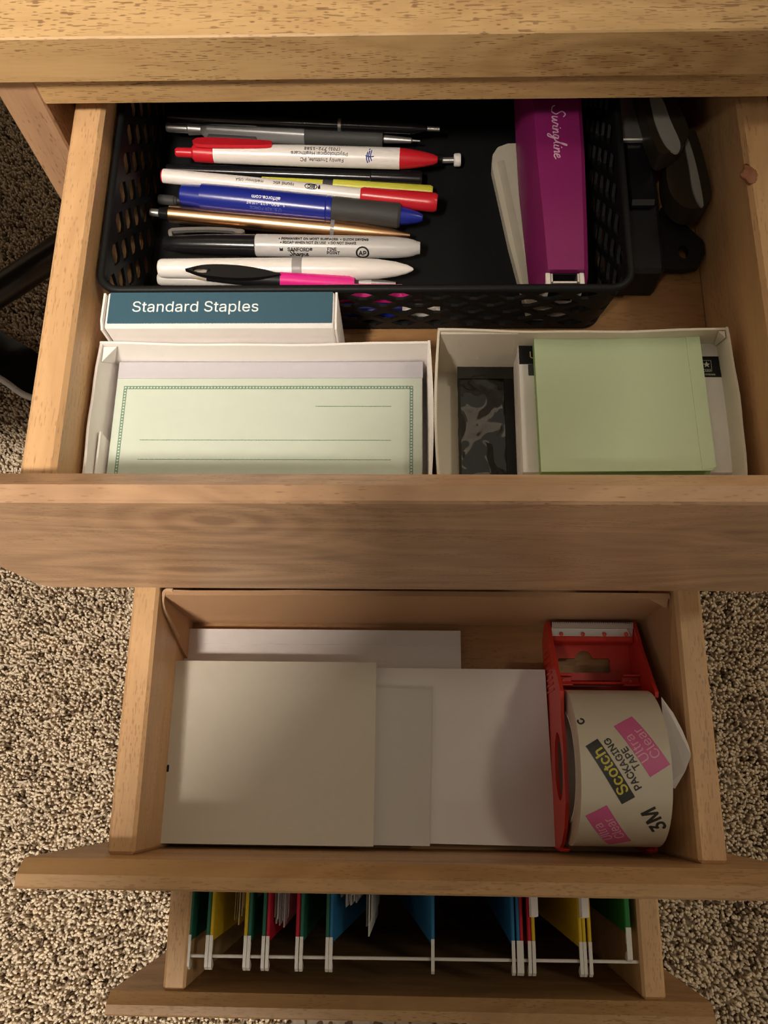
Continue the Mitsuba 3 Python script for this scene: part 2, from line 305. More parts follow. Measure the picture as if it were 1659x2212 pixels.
p.turn('ring', [(.70, .0048), (.714, .0048)], GREYP).turn('nose', [(.714, .0047), (.82, .0041), (.93, .0026), (1, .001)], GOLD)
p = Pen('marker', 'grey permanent marker with a black cap and silver clip, lettered in black', V(-0.12962, 0.26274, 0.656), V(0.00191, 0.2598, 0.6555), 'marker')
p.turn('cap', [(0, .0026), (.01, .0036), (.08, .0046), (.2, .0053), (.35, .0055), (.362, .0055), (.365, .005)], BLACKG).turn('barrel', [(.364, .0052), (.368, .0056), (.75, .0056), (.90, .0053), (.95, .0047), (.975, .0040), (.985, .0034), (1, .0030)], pr('marker_grey', (.50, .485, .475), .32, .5))
cc = curve([(.03, .0036), (.025, .0068), (.055, .0078), (.16, .0085), (.26, .0081), (.305, .0070)], 8)
cm = []
for (a, b), (a2, b2) in zip(cc[:-1], cc[1:]): cm.append((a * p.L, b))
q = LineString(cm + [(cc[-1][0] * p.L, cc[-1][1])]).buffer(.0009, quad_segs=4)
q = unary_union([q, affinity.scale(Point(.296 * p.L, .0072).buffer(.0017), 1.6, .8)])
cm = extr(q, .0022); cm.apply_translation([0, 0, -.0005]); p.mesh('clip', cm, CHROME)
p.print('lettering', [(text('• PERMANENT ON MOST SURFACES  • QUICK DRYING', .00125, True), .63, 4), (text('• RECAP WHEN NOT IN USE  • DO NOT SHAKE', .00125, True), .61, -17),
    (text('SANFORD®', .0017, True), .540, -52), (extr(Polygon([(-.0008, .0008), (0, .0002), (.0008, .0008), (.0008, -.0008), (-.0008, -.0008)]), .0003), .468, -52), (text('FINE', .0015, True), .663, -48), (text('POINT', .0015, True), .668, -67),
    (text('AP', .0022, True), .78, -66), (extr(Point(0, 0).buffer(.0034).difference(Point(0, 0).buffer(.0026)), .0002), .78, -66)], .0056, INK)
sh = [[(.9, 1.7), (.4, 1.9), (.1, 1.5), (.5, 1.0), (.7, .5), (.3, .05), (-.1, .3)], [(1.2, 2), (1.1, 1), (1.0, 0), (1.2, .8), (1.5, .9), (1.6, .4), (1.8, .05)], [(2.5, .8), (2.1, .9), (1.95, .3), (2.3, .1), (2.5, .8), (2.6, .05)], [(2.9, .9), (2.85, 0), (3.0, .7), (3.3, .9)], [(3.5, .9), (3.4, -.8), (3.5, .6), (3.9, .9), (4.0, .4), (3.6, .1)], [(4.4, .9), (4.35, .3), (4.6, .05)], [(4.9, .5), (5.3, .7), (5.1, 1), (4.8, .5), (5.1, .05), (5.5, .3)]]
sh = script([[(x * .0017, y * .0017) for x, y in s] for s in sh], .00036); sh.apply_translation([-.0045, -.0012, 0]); p.print('script_lettering', [(sh, .535, -78)], .0056, INK)
p = Pen('ballpoint_pen', 'plump white pen with a grey ring and a pointed nose, nearest the front rim', V(-0.1301, 0.24694, 0.658), V(-0.00145, 0.2464, 0.657))
p.turn('barrel', rnd(0, .02, .0030, .0047) + [(.3, .0052), (.53, .0055)], WHITE).turn('ring', [(.529, .0056), (.535, .0058), (.541, .0056), (.547, .0058), (.553, .0056), (.559, .0058), (.568, .0056)], pr('ring_grey', (.30, .28, .28), .4))
p.turn('nose', [(.568, .0056), (.75, .0056), (.86, .0049), (.93, .0037), (.975, .0022), (.995, .0010), (1, .0003)], WHITE)
p = Pen('ballpoint_pen', 'pink pen with a pointed black clip, tucked under the white pen at the front rim', V(-0.11321, 0.23832, 0.6655), V(-0.03114, 0.23871, 0.656))
oc = curve([(0, 0), (.12, .0030), (.3, .0036), (.45, .0022), (.56, 0)], 8); oc[:, 0] *= p.L
ring = Polygon(np.vstack([oc, oc[::-1] * [1, -1]])).buffer(0).difference(affinity.scale(Point(.095 * p.L, 0).buffer(.0022), 2.0, .8))
cm = extr(ring, .0026); cm.apply_translation([0, 0, .0026]); p.mesh('clip', cm, BLACK)
p.turn('cap', [(.12, .0026), (.3, .0036), (.56, .0036)], BLACK).turn('collar', [(.03, .0018), (.12, .0026)], pr('beige_plastic', (.46, .40, .31), .4)).turn('barrel', [(.555, .0038), (.97, .0038), (1, .003)], PINK)
p = Pen('ballpoint_pen', 'frosted clear pen lying along the front of the basket, left end showing', V(-0.13263, 0.24659, 0.649), V(-0.01042, 0.2434, 0.649))
FROST = pr('frosted_plastic', (.55, .53, .50), .25, .5)
p.turn('barrel', [(0, .0026), (.01, .0032), (.12, .0032), (.9, .0032)], FROST).turn('tip', [(.9, .0025), (1, .0008)], CHROME)
p = Pen('highlighter', 'pink highlighter seen through the holes of the basket front', V(-0.0435, 0.22549, 0.669), V(0.00219, 0.22483, 0.669), 'highlighter')
p.turn('barrel', [(0, .004), (.02, .0044), (.8, .0044), (.83, .0034), (1, .003)], PINK)
p = Pen('ballpoint_pen', 'blue and white pen lowest against the basket front, seen through its holes', V(-.0380, .2292, .6466), V(.0120, .2292, .6466))
p.turn('cap', [(0, .0032), (.02, .0036), (.62, .0036)], BLUE).turn('barrel', [(.62, .0033), (.98, .0033), (1, .002)], WHITE)

# ---------------------------------------------------------------- basket
bk = thing('basket', 'black perforated plastic basket full of pens in the top drawer', 'basket')
def ring_of(z):
    t = (.6925 - z) / (.6925 - .642); i = .0075 * t
    return sbox(-.1445 + .009 + i * .6, .2128 + .009 + i * 1.25, .0960 - .009 - i * .35, .372 - .009 - i).buffer(.009, quad_segs=8).exterior
TOPR, BOTR = ring_of(.6925), ring_of(.642)
NS = 480; fr = np.arange(NS) / NS
PT = np.array([TOPR.interpolate(t, normalized=True).coords[0] for t in fr]); PB = np.array([BOTR.interpolate(t, normalized=True).coords[0] for t in fr])
LEN = TOPR.length
def wallmap(m):
    v = m.vertices; s = (v[:, 0] / LEN * NS) % NS; i = np.floor(s).astype(int) % NS; g = (s - np.floor(s))[:, None]; j = (i + 1) % NS
    t = (v[:, 1] / .0505)[:, None]
    top, bot = PT[i] * (1 - g) + PT[j] * g, PB[i] * (1 - g) + PB[j] * g
    e = PT[j] - PT[i]; nrm = np.c_[-e[:, 1], e[:, 0]]; nrm /= np.linalg.norm(nrm, axis=1)[:, None]
    c = PT.mean(0); sg = np.sign(((top - c) * nrm).sum(1)); nrm *= sg[:, None]
    xy = bot * (1 - t) + top * t - nrm * v[:, 2:3]
    m = m.copy(); m.vertices = np.c_[xy, .642 + v[:, 1] * 1.0]; return m
holes = []; px = LEN / round(LEN / .0175)
for r in range(5):
    y = .0068 + r * .0087
    for k in range(int(round(LEN / px))):
        x = (k + .5 + .5 * (r % 2)) * px
        if x + .006 > LEN: continue
        holes.append(affinity.scale(Polygon([(x - .0062, y), (x - .0015, y + .0037), (x + .0015, y + .0037), (x + .0062, y), (x + .0015, y - .0037), (x - .0015, y - .0037)]).buffer(.0005), 1, 1.05))
wall = sbox(0, 0, LEN, .0505).difference(unary_union(holes))
wm = []
for k in range(24):
    piece = wall.intersection(sbox(k * LEN / 24, 0, (k + 1) * LEN / 24, .0505))
    m = extr(piece, .0015); wm.append(wallmap(spread(m, .007)))
put('wall', cat(wm), BASKET, bk)
n = len(PT); put('rim', tube(np.c_[np.vstack([PT, PT[:2]]), np.full(n + 2, .6925)], .0019, 8, False), BASKET, bk, True)
fp = extr(Polygon(BOTR), .0015); fp.apply_translation([0, 0, .6405]); put('floor_plate', fp, BASKET, bk)

# ---------------------------------------------------------------- stapler
st = thing('stapler', 'purple desk stapler lying in the black basket', 'stapler')
PURP = pr('purple_plastic', (.22, .014, .115), .45, .35)
BEIGE = pr('beige_plastic_base', (.50, .46, .37), .5, .4)
S0, S1 = V(0.06613, 0.21776, 0.69), V(0.06658, 0.31503, 0.692)
ey = S1 - S0; ey[2] = 0; ey /= np.linalg.norm(ey); ez = V(0, 0, 1); ex = np.cross(ey, ez)
sf = lambda m: frame(m, V(S0[0], S0[1], 0), ex, ey, ez)
def capsec(y, hw, ztop, zlow):
    hl = hw - .0022 * max(0, 1 - y / .07)
    return [(-hl - .001, y, zlow), (-hl - .0005, y, max(ztop - .010, zlow + .001)), (-hl + .0034, y, ztop), (hw - .0025, y, ztop), (hw, y, ztop - .004), (hw + .0005, y, zlow)]
secs = [(0, .0112, .686, .682), (.004, .0120, .690, .680), (.0085, .0122, .691, .664), (.030, .0126, .6925, .663), (.070, .0134, .6935, .661), (.11, .0138, .692, .659), (.14, .0136, .688, .657), (.155, .011, .682, .657)]
pts = [np.array(capsec(y, hw, zt, zl)) for y, hw, zt, zl in secs]
v = np.concatenate(pts); kk = 6; f = []
for i in range(len(secs) - 1):
    for j in range(kk):
        a, b = i * kk + j, i * kk + (j + 1) % kk; f += [(a, b, b + kk), (a, b + kk, a + kk)]
f += [(0, j + 1, j) for j in range(1, kk - 1)] + [((len(secs) - 1) * kk, (len(secs) - 1) * kk + j, (len(secs) - 1) * kk + j + 1) for j in range(1, kk - 1)]
cap = trimesh.Trimesh(v, f, process=False); cap.fix_normals()
cut = trimesh.creation.box([.0178, .019, .05]); cut.apply_translation([.0013, -.0035, .678])
a, b = [m3.Manifold(m3.Mesh(np.array(q.vertices, np.float32), np.array(q.faces, np.uint32))) for q in (cap, cut)]
put('cap', sf(tm(a - b)), PURP, st, 25)
mg = cat([rbox(-.0074, -.0055, .0008, .14, .6765, .6835, .0004), rbox(.0080, .0100, .0008, .14, .6765, .6835, .0004), rbox(-.0074, .0100, .0095, .0105, .656, .677, .0003), rbox(-.0074, .0100, .0062, .14, .664, .6835, .0004)])
put('magazine', sf(mg), WHITE, st); put('cheek', sf(rbox(-.0076, -.0054, -.0004, .0058, .676, .6885, .0003)), WHITE, st); put('cheek', sf(rbox(.0078, .0100, -.0004, .0058, .676, .6885, .0003)), WHITE, st)
put('inner_plate', sf(rbox(-.0054, .0078, .0054, .0060, .665, .6875, .0001)), BLACK, st)
pl = cat([rbox(-.0050, .0074, .0006, .0020, .680, .6876, .0003), rbox(-.0053, -.0042, .0006, .0054, .680, .6886, .0003), rbox(.0066, .0077, .0006, .0054, .680, .6886, .0003)]); put('driver_plate', sf(pl), CHROME, st)
bs = [(-.0085, .010), (.008, .010), (.011, .110), (-.017, .110), (-.0215, .108), (-.0238, .104), (-.0242, .097), (-.0165, .050)]
bm = extr(Polygon(bs).buffer(.002), .0060); bm.apply_translation([0, 0, .6425]); put('base', sf(bm), BEIGE, st, label='beige base plate')
br = hullpts([(-.0100, .010, .6485), (-.002, .010, .6485), (-.0075, .010, .655), (-.002, .010, .655), (-.0235, .100, .6485), (-.012, .100, .6485), (-.0205, .096, .655), (-.012, .096, .655)]); put('base_rib', sf(br), BEIGE, st)
sw = [[(.9, 1.9), (.5, 2.2), (.1, 1.8), (.4, 1.2), (.7, .7), (.4, .1), (-.3, .2), (-.6, .6)], [(1.1, .9), (1.15, .2), (1.4, .1), (1.65, .8), (1.7, .2), (1.95, .1), (2.2, .9), (2.4, .8)], [(2.6, .8), (2.55, .2), (2.8, .1)], [(2.7, 1.25), (2.74, 1.3)], [(3.0, .9), (3.0, .05), (3.1, .6), (3.4, .9), (3.5, .5), (3.5, .1), (3.7, .15)], [(4.4, .8), (4.0, .9), (3.9, .3), (4.2, .1), (4.4, .8), (4.4, -.2), (4.2, -.8), (3.9, -.6), (4.4, .1), (4.8, .4)], [(4.8, .4), (5.1, 1.5), (5.2, 2.1), (5.0, 1.9), (5.0, .5), (5.2, .1)], [(5.5, .8), (5.45, .2), (5.7, .1)], [(5.6, 1.25), (5.64, 1.3)], [(5.9, .9), (5.9, .05), (6.0, .6), (6.3, .9), (6.4, .5), (6.4, .1), (6.6, .15)], [(6.7, .45), (7.1, .6), (7.05, .95), (6.75, .8), (6.7, .3), (7.0, .05), (7.4, .3)]]
sw = script([[((x + y * .18) * .0040, y * .0030) for x, y in s] for s in sw], .00055); sw.apply_translation([0, -.003, 0])
v = sw.vertices; sw.vertices = np.c_[v[:, 1] + .001, .094 - v[:, 0], np.interp(.094 - v[:, 0], [q[0] for q in secs], [q[2] for q in secs]) + v[:, 2] - .0001]; sw.invert() if sw.volume < 0 else None
put('lettering', sf(sw), pr('ink_lilac', (.62, .40, .55), .5), st)

# ---------------------------------------------------------------- things beside the basket
def slab(points, z, h, r=.0015, soft=.002):
    m = extr(Polygon([q[:2] for q in points]).buffer(-soft).buffer(soft, quad_segs=6), h); m.apply_translation([0, 0, z]); return m
pn = thing('hole_punch', 'black flat hole punch with a round hang tab, right of the basket', 'hole punch')
put('body', rbox(.1000, .1215, .2400, .400, .6405, .6640, .002), BLACK, pn)
tabp = Polygon([q[:2] for q in (V(0.12744, 0.28385, 0.65), V(0.13072, 0.28097, 0.65), V(0.14394, 0.26485, 0.65), V(0.14398, 0.25853, 0.65), V(0.14077, 0.25233, 0.65), V(0.13481, 0.2508, 0.65), V(0.12443, 0.2515, 0.65))]).buffer(.002)
hc = V(0.13519, 0.25922, 0.65); tabp = tabp.difference(affinity.scale(Point(hc[0], hc[1]).buffer(.0026), 1, 1.5))
m = extr(tabp, .004); m.apply_translation([0, 0, .648]); put('hang_tab', m, BLACK, pn)
put('spring', rbox(.1005, .1030, .2450, .2510, .664, .668, .0005), CHROME, pn); put('lever', rbox(.1045, .1195, .275, .40, .664, .670, .002), BLACKG, pn)
sc = thing('scissors', 'pair of scissors with dark handles and pale grey inlays beside the stapler', 'scissors')
BROWN = pr('dark_brown_plastic', (.030, .023, .014), .4, .4)
INLAY = pr('grey_rubber', (.27, .27, .24), .6, .3)
def crv(*q): return curve(list(q) + [q[0]], 6)
put('handle', slab(crv(V(0.10933, 0.33923, 0.672), V(0.12016, 0.33897, 0.672), V(0.12705, 0.3271, 0.672), V(0.13265, 0.30836, 0.672), V(0.12999, 0.29998, 0.672), V(0.1188, 0.29271, 0.672), V(0.11469, 0.30311, 0.672), V(0.11159, 0.32109, 0.672)), .6715, .012), BROWN, sc)
put('inlay', slab(crv(V(0.11499, 0.32621, 0.684), V(0.12089, 0.32607, 0.684), V(0.12445, 0.31106, 0.684), V(0.12757, 0.2994, 0.684), V(0.12678, 0.29369, 0.684), V(0.12405, 0.29293, 0.684), V(0.1201, 0.29819, 0.684), V(0.11672, 0.31013, 0.684)), .683, .001, soft=.0006), INLAY, sc)
put('handle', slab(crv(V(0.12893, 0.3116, 0.66), V(0.13624, 0.31376, 0.66), V(0.13907, 0.32305, 0.66), V(0.14263, 0.31131, 0.66), V(0.14543, 0.28235, 0.66), V(0.14098, 0.27305, 0.66), V(0.13213, 0.27211, 0.66), V(0.12554, 0.2805, 0.66), V(0.12464, 0.29594, 0.66)), .6570, .013), BROWN, sc)
put('inlay', slab(crv(V(0.13319, 0.32497, 0.671), V(0.13535, 0.31858, 0.671), V(0.13835, 0.30262, 0.671), V(0.14003, 0.28594, 0.671), V(0.14039, 0.27235, 0.671), V(0.13809, 0.27401, 0.671), V(0.13607, 0.28273, 0.671), V(0.13566, 0.29652, 0.671), V(0.13456, 0.3106, 0.671)), .6700, .0012, soft=.0004), INLAY, sc)
put('blade', rbox(.103, .116, .31, .42, .6705, .6735, .0006), CHROME, sc)

# ---------------------------------------------------------------- staples box
sb = thing('staples_box', 'slim blue and white staples box standing behind the left white box', 'box')
TEAL = pr('teal_print', (.035, .098, .145), .42, .4)
bx0, bx1, by0, by1, bz1 = -.1405, -.0360, .1925, .2105, .6945
put('body', rbox(bx0 + .001, bx1 - .001, by0, by1, .6405, bz1 - .0006, .0006), WPAPER, sb)
put('printed_face', rbox(bx0 + .0022, bx1 - .0016, by0 + .0022, by1 - .0002, bz1 - .0012, bz1, .0002), TEAL, sb, label='blue printed face')
for x, s in ((bx0, -1), (bx1, 1)):
    q = Polygon([(by0 - .0004, .645), (by0 - .0008, bz1 - .001), (by0 + .003, bz1 + .0010), (by1 - .001, bz1 + .0006), (by1, .645)])
    put('end_flap', prism_x(q, x - .0005, x + .0005), WPAPER, sb)
t = text('Standard Staples', .0052, center=False); t.apply_translation([bx0 + .0127, by0 + .0078, bz1 - .0001]); put('lettering', t, INKW, sb)

# ---------------------------------------------------------------- the two open boxes and what lies in them
def open_box(key, x0, x1, y0, y1, z0, z1, mat, th=.0011, fl=.0016, back=.0):
    put('floor_board', rbox(x0, x1, y0, y1, z0, z0 + th, .0003), mat, key)
    bow = lambda a, b, n=9: np.linspace(a, b, n)
    for (a, b) in (((x0, y0), (x1, y0)), ((x1, y0), (x1, y1)), ((x1, y1), (x0, y1)), ((x0, y1), (x0, y0))):
        a, b = V(*a), V(*b); d = (b - a) / np.linalg.norm(b - a); nr = V(d[1], -d[0]); tt = np.linspace(0, 1, 13); amp = fl * (1 + .5 * math.sin(7 * a[0] + 9 * b[1]))
        vs, fs = [], []
        for t_ in tt:
            for z_, w in ((z0, 0), ((z0 + z1) / 2, .5), (z1, 1.0)):
                o = nr * amp * w * math.sin(math.pi * t_) * (-1 if abs(d[0]) > .5 else 1) * .6
                c = a + (b - a) * t_ + o
                for s_ in (0, th): vs.append((*(c - nr * s_), z_ + (.0004 * math.sin(t_ * 17 + a[1] * 90) if w == 1 else 0)))
        vs = np.array(vs); st_ = 6
        for i in range(12):
            o = i * st_
            for p_, q_ in ((0, 2), (2, 4), (4, 5), (5, 3), (3, 1), (1, 0)): fs += [(o + p_, o + q_, o + q_ + st_), (o + p_, o + q_ + st_, o + p_ + st_)]
        for o, flp in ((0, 0), (12 * st_, 1)):
            for tr in ((0, 1, 3), (0, 3, 2), (2, 3, 5), (2, 5, 4)): fs.append(tuple(o + k for k in (tr if not flp else tr[::-1])))
        m = trimesh.Trimesh(vs, fs, process=False); m.fix_normals(); put('wall', m, mat, key)
LB = thing('open_box', 'open white cardboard box with printed checks, left at the front of the top drawer', 'box')
open_box(LB, -.1440, .0060, .1165, .1905, .6405, .6855, WPAPER)
put('corner_fold', hullpts([(-.1425, .1885, .684), (-.1365, .1885, .684), (-.1425, .181, .684), (-.1425, .1885, .668), (-.1405, .1885, .6835)]), WPAPER, LB)
put('inner_flap', rbox(-.1428, -.1418, .1180, .150, .6420, .6770, .0003), WPAPER, LB)
RB = thing('open_box', 'open cream cardboard box with a green notepad, right at the front of the top drawer', 'box')
open_box(RB, .0095, .1395, .1165, .1975, .6405, .6845, CREAM, fl=.0022)
put('inner_flap', rbox(.0107, .0460, .1950, .1962, .664, .6835, .0003), CREAM, RB)
put('corner_fold', hullpts([(.1380, .1958, .6840), (.1352, .1958, .6840), (.1380, .1925, .6840), (.1380, .1958, .668)]), CREAM, RB)

CHK = pr('check_paper', (.52, .58, .50), .7, .2)
LAV = pr('lavender_paper', (.50, .48, .52), .7, .2)
CINK = pr('check_ink', (.16, .25, .19), .7, .2)
def checkpad(x0, x1, y0, y1, z0, z1, lab):
    k = thing('check_pad', lab, 'check pad')
    n = 6; h = (z1 - z0) / n
    put('pages', cat([rbox(x0 + rng.uniform(0, .0006), x1 - rng.uniform(0, .0006), y0 + rng.uniform(0, .0005), y1, z0 + i * h, z0 + (i + .93) * h, .0002) for i in range(n)]), WPAPER, k)
    put('top_sheet', rbox(x0, x1 - .0006, y0, y1 - .0085, z1, z1 + .0003, .0001), CHK, k)
    put('binding', rbox(x0, x1, y1 - .0085, y1, z1 - .0001, z1 + .0005, .0002), LAV, k)
    a, b, c, d = x0 + .0035, x1 - .0045, y0 + .0035, y1 - .0125
    fr_ = sbox(a, c, b, d).difference(sbox(a + .0016, c + .0016, b - .0016, d - .0016))
    dots = unary_union([Point(a + .0008 + (b - a - .0016) * t_, yy).buffer(.00045) for t_ in np.linspace(0, 1, 90) for yy in (c + .0008, d - .0008)] + [Point(xx, c + .0008 + (d - c - .0016) * t_).buffer(.00045) for t_ in np.linspace(0, 1, 36) for xx in (a + .0008, b - .0008)])
    m = extr(fr_.difference(dots), .0001); m.apply_translation([0, 0, z1 + .0003]); put('printed_border', m, CINK, k)
    ln = [sbox(a + .010, c + (d - c) * q, b - .010, c + (d - c) * q + .0003) for q in (.30, .48)] + [sbox(b - .045, c + (d - c) * .8, b - .01, c + (d - c) * .8 + .0003)]
    m = extr(unary_union(ln), .0001); m.apply_translation([0, 0, z1 + .0003]); put('printed_line', m, CINK, k)
checkpad(-.1400, .0030, .1200, .1885, .6420, .6690, 'pad of pale green printed checks with a lavender binding in the left white box')

pk = thing('wallet', 'glossy black plastic wallet standing out of the cream box beside the green notepad', 'wallet')
def wavy(p_, n_, uv): return fbm(p_.x * 90 + fbm(p_.x * 60, p_.y * 60) * 2, p_.y * 60, 0.0, octaves=2)
GLOSSW = bsdf('m_gloss_vinyl', {'type': 'twosided', 'b': {'type': 'bumpmap', 'arbitrary': mikit.proc(wavy), 'scale': .004, 'b': {'type': 'principled', 'base_color': {'type': 'rgb', 'value': [.012, .012, .011]}, 'roughness': .06, 'specular': .8}}})
put('cover', rbox(.0205, .0500, .1240, .1965, .6418, .6480, .0012), GLOSSW, pk); put('edge_band', rbox(.0428, .0502, .1238, .1965, .648, .6486, .0002), BLACK, pk)
put('fold', rbox(.0203, .0500, .1900, .1968, .648, .6490, .0003), GLOSSW, pk)

cd = thing('card_stack', 'stack of white cards with a black printed header under the green notepad', 'cards')
x0, x1, y0, y1, z1 = .0520, .1360, .1225, .1925, .6730
z1 = .6715; x0, x1, y0, y1 = V(0.04724, 0.19822, 0.6715)[0], V(0.1408, 0.16724, 0.6715)[0], V(0.09231, 0.13277, 0.6715)[1], V(0.08688, 0.19772, 0.6715)[1]
put('cards', cat([rbox(x0 + rng.uniform(0, .0005), x1 - rng.uniform(0, .0005), y0, y1 - rng.uniform(0, .0005), .6420 + i * .00492, .6420 + (i + .9) * .00492, .0002) for i in range(5)] + [rbox(x0, x1, y0, y1, .6666, z1, .0002)]), WPAPER, cd)
hd = [sbox(x0 + .0002, y1 - .0118, x0 + .042, y1 - .0022), sbox(x1 - .040, y1 - .0185, x1 - .0003, y1 - .0080)]
m = extr(unary_union(hd), .0001); m.apply_translation([0, 0, z1]); put('header_band', m, INK, cd, label='black header band')
m = extr(sbox(x0 + .0046, y1 - .0172, x0 + .030, y1 - .0123).buffer(.0004), .0001); m.apply_translation([0, 0, z1]); put('tag', m, pr('tag_dark', (.03, .03, .035), .5), cd)
g = text('U.S. ARMY', .0034, center=False); g.apply_translation([x0 + .0048, y1 - .0088, z1]); put('gold_lettering', g, pr('ink_gold', (.55, .42, .20), .5), cd)
sx, sy = x1 - .0078, y1 - .0122
star = Polygon([(sx + r_ * math.sin(a_), sy + r_ * math.cos(a_)) for i in range(10) for r_, a_ in [((.0017 if i % 2 == 0 else .0007), i * math.pi / 5)]])
fr_ = sbox(sx - .0022, sy - .0024, sx + .0022, sy + .0022); m = extr(unary_union([star, fr_.difference(fr_.buffer(-.00018))]), .0001); m.apply_translation([0, 0, z1 + .0001]); put('star_emblem', m, pr('ink_pale', (.62, .62, .56), .5), cd)
g = cat([text('ARMY', .0008, True), text('ARMY STRONG', .0007)]); g = text('U.S.ARMY', .0009, True, .0001); g.apply_translation([sx - .0006, sy - .0032, z1 + .0001]); g2 = text('ARMY STRONG', .0008, True, .0001); g2.apply_translation([sx - .0006, sy - .0050, z1 + .0001]); g3 = text('1', .0022, False, .0001); g3.apply_translation([x0 + .0074, y1 - .0148, z1 + .0001])
put('small_lettering', cat([g, g2, g3]), pr('ink_pale2', (.5, .5, .46), .5), cd)

gp = thing('notepad', 'pale green square notepad on the white cards in the right box', 'notepad')
GREEN = pr('green_paper', (.50, .60, .40), .75, .2)
GREEND = pr('green_paper_edge', (.27, .42, .17), .75, .2)
G = [V(0.05351, 0.19694, 0.6788), V(0.12843, 0.19741, 0.6788), V(0.12976, 0.1332, 0.6788), V(0.05409, 0.13033, 0.6788)]
def sheet(q, z0, z1, r=.0): 
    m = extr(Polygon([c_[:2] for c_ in q]).buffer(-r).buffer(r, quad_segs=5) if r else Polygon([c_[:2] for c_ in q]), z1 - z0); m.apply_translation([0, 0, z0]); return m
cen = np.mean(G, 0)
put('pages', sheet([cen + (g_ - cen) * V(.992, .992, 1) for g_ in G], z1 + .0002, .6782), GREEND, gp)
G2 = [G[0], G[1], V(0.12782, 0.13536, 0.6788), V(0.12952, 0.13277, 0.6788), V(0.12735, 0.13108, 0.6788), V(0.05409, 0.13033, 0.6788)]
put('top_sheet', sheet(G2, .6782, .6788), GREEN, gp)
put('folded_edge', sheet([V(0.12215, 0.19725, 0.6788), V(0.12843, 0.19741, 0.6788), V(0.12933, 0.13642, 0.6788), V(0.12949, 0.13256, 0.6788), V(0.12339, 0.13111, 0.6788)], .6788, .6791), GREEN, gp)
put('under_sheet', sheet([V(0.05936, 0.13251, 0.674), V(0.12898, 0.13331, 0.674), V(0.12767, 0.13051, 0.674), V(0.06027, 0.13077, 0.674)], .6735, .6742), GREEND, gp)

# ---------------------------------------------------------------- middle drawer
CARD = pr('brown_cardboard', (.42, .25, .14), .85, .1)
cb = thing('cardboard_liner', 'brown cardboard box lining the middle drawer, its left corner torn', 'box')
top = [(-.1462, .541), (-.1440, .5445), (-.1405, .5450), (-.13, .5437), (-.09, .5447), (-.066, .5462), (-.05, .5452), (.0, .5452), (.06, .5447), (.11, .5442), (.1460, .5435)]
m = extr(Polygon(top + [(.1460, .4735), (-.1462, .4735)]), .003); v = m.vertices; m.vertices = np.c_[v[:, 0], .1065 - v[:, 2] - (.5450 - v[:, 1]) * .05, v[:, 1]]; m.invert() if m.volume < 0 else None
put('back_wall', m, CARD, cb)
def quadwall(P, th):
    """a thick board through the outline P, thickened along its normal"""
    P = np.array(P, float); c = P.mean(0); u, w, nn = np.linalg.svd(P - c)[2]; nn = np.cross(u, w)
    poly = Polygon([((q - c) @ u, (q - c) @ w) for q in P]); m = extr(poly, th); return frame(m, c, u, w, nn)
put('side_wall', quadwall([(-.1465, .1055, .5405), (-.1472, .0985, .5400), (-.1466, .0930, .5290), (-.1455, .0850, .5080), (-.1452, .0785, .4900), (-.1450, .0740, .4735), (-.1450, .1030, .4735)], .0022), CARD, cb)
put('torn_edge', tube(curve([(-.1400, .1063, .5448), (-.1448, .1060, .5440), (-.1466, .1010, .5415), (-.1463, .0960, .5370), (-.1455, .0915, .5260), (-.1448, .0850, .5085)], 5), .0012, 6), pr('torn_board', (.50, .34, .21), .9, .1), cb)
put('side_wall', quadwall([(.1452, .1055, .5430), (.1466, .0940, .5400), (.1468, .0800, .5330), (.1462, .0300, .5250), (.1450, .0300, .4735), (.1445, .1030, .4735)], .0015), CARD, cb)
put('corner_flap', quadwall([(.1330, .1040, .5430), (.1452, .1040, .5430), (.1448, .0985, .5400), (.1430, .0990, .5410)], .0012), CARD, cb)

PAP2 = pr('white_envelope', (.66, .62, .61), .75, .2)
PAP3 = pr('offwhite_card', (.54, .51, .475), .75, .2)
TAN = pr('tan_paper', (.56, .52, .44), .75, .2)
def stack(key, part, x0, x1, y0, y1, z0, z1, mat, n, rot=0.0, j=.0006):
    h = (z1 - z0) / n; ms = []
    for i in range(n):
        b = rbox(x0 + rng.uniform(0, j), x1 - rng.uniform(0, j), y0 + rng.uniform(0, j), y1 - rng.uniform(0, j), z0 + i * h, z0 + (i + .9) * h, .0002) if i < n - 1 else rbox(x0, x1, y0, y1, z0 + i * h, z1, .0002)
        ms.append(b)
    m = cat(ms)
    if rot: m.apply_transform(trimesh.transformations.rotation_matrix(rot, [0, 0, 1], [(x0 + x1) / 2, (y0 + y1) / 2, 0]))
    put(part, m, mat, key)
k = thing('envelope_stack', 'white envelopes lying farthest back in the middle drawer', 'envelopes')
stack(k, 'envelopes', V(-0.14759, 0.09525, 0.48)[0], V(0.03025, 0.09502, 0.48)[0], -.010, V(-0.0584, 0.09513, 0.48)[1], .4735, .4800, PAP2, 3)
m = rbox(V(-0.14759, 0.09525, 0.48)[0] + .0004, V(0.03025, 0.09502, 0.48)[0] - .0004, V(-0.05815, 0.08526, 0.48)[1], V(-0.0584, 0.09513, 0.48)[1] - .0002, .4800, .4804, .0001); put('flap', m, PAP2, k)
k = thing('card_pack', 'large pack of plain white cards beside the tape dispenser', 'cards')
x0_, y1_ = -.055, V(0.02995, 0.06951, 0.49)[1]
q = [(x0_, -.0320), (V(0.08367, -0.03336, 0.49)[0], V(0.08367, -0.03336, 0.49)[1]), (V(0.08159, 0.06923, 0.49)[0], y1_), (x0_, y1_)]
put('cards', cat([sheet([V(*c_, 0) for c_ in q], .4802 + i * .00245, .4802 + (i + .92) * .00245) for i in range(4)]), PAP2, k)
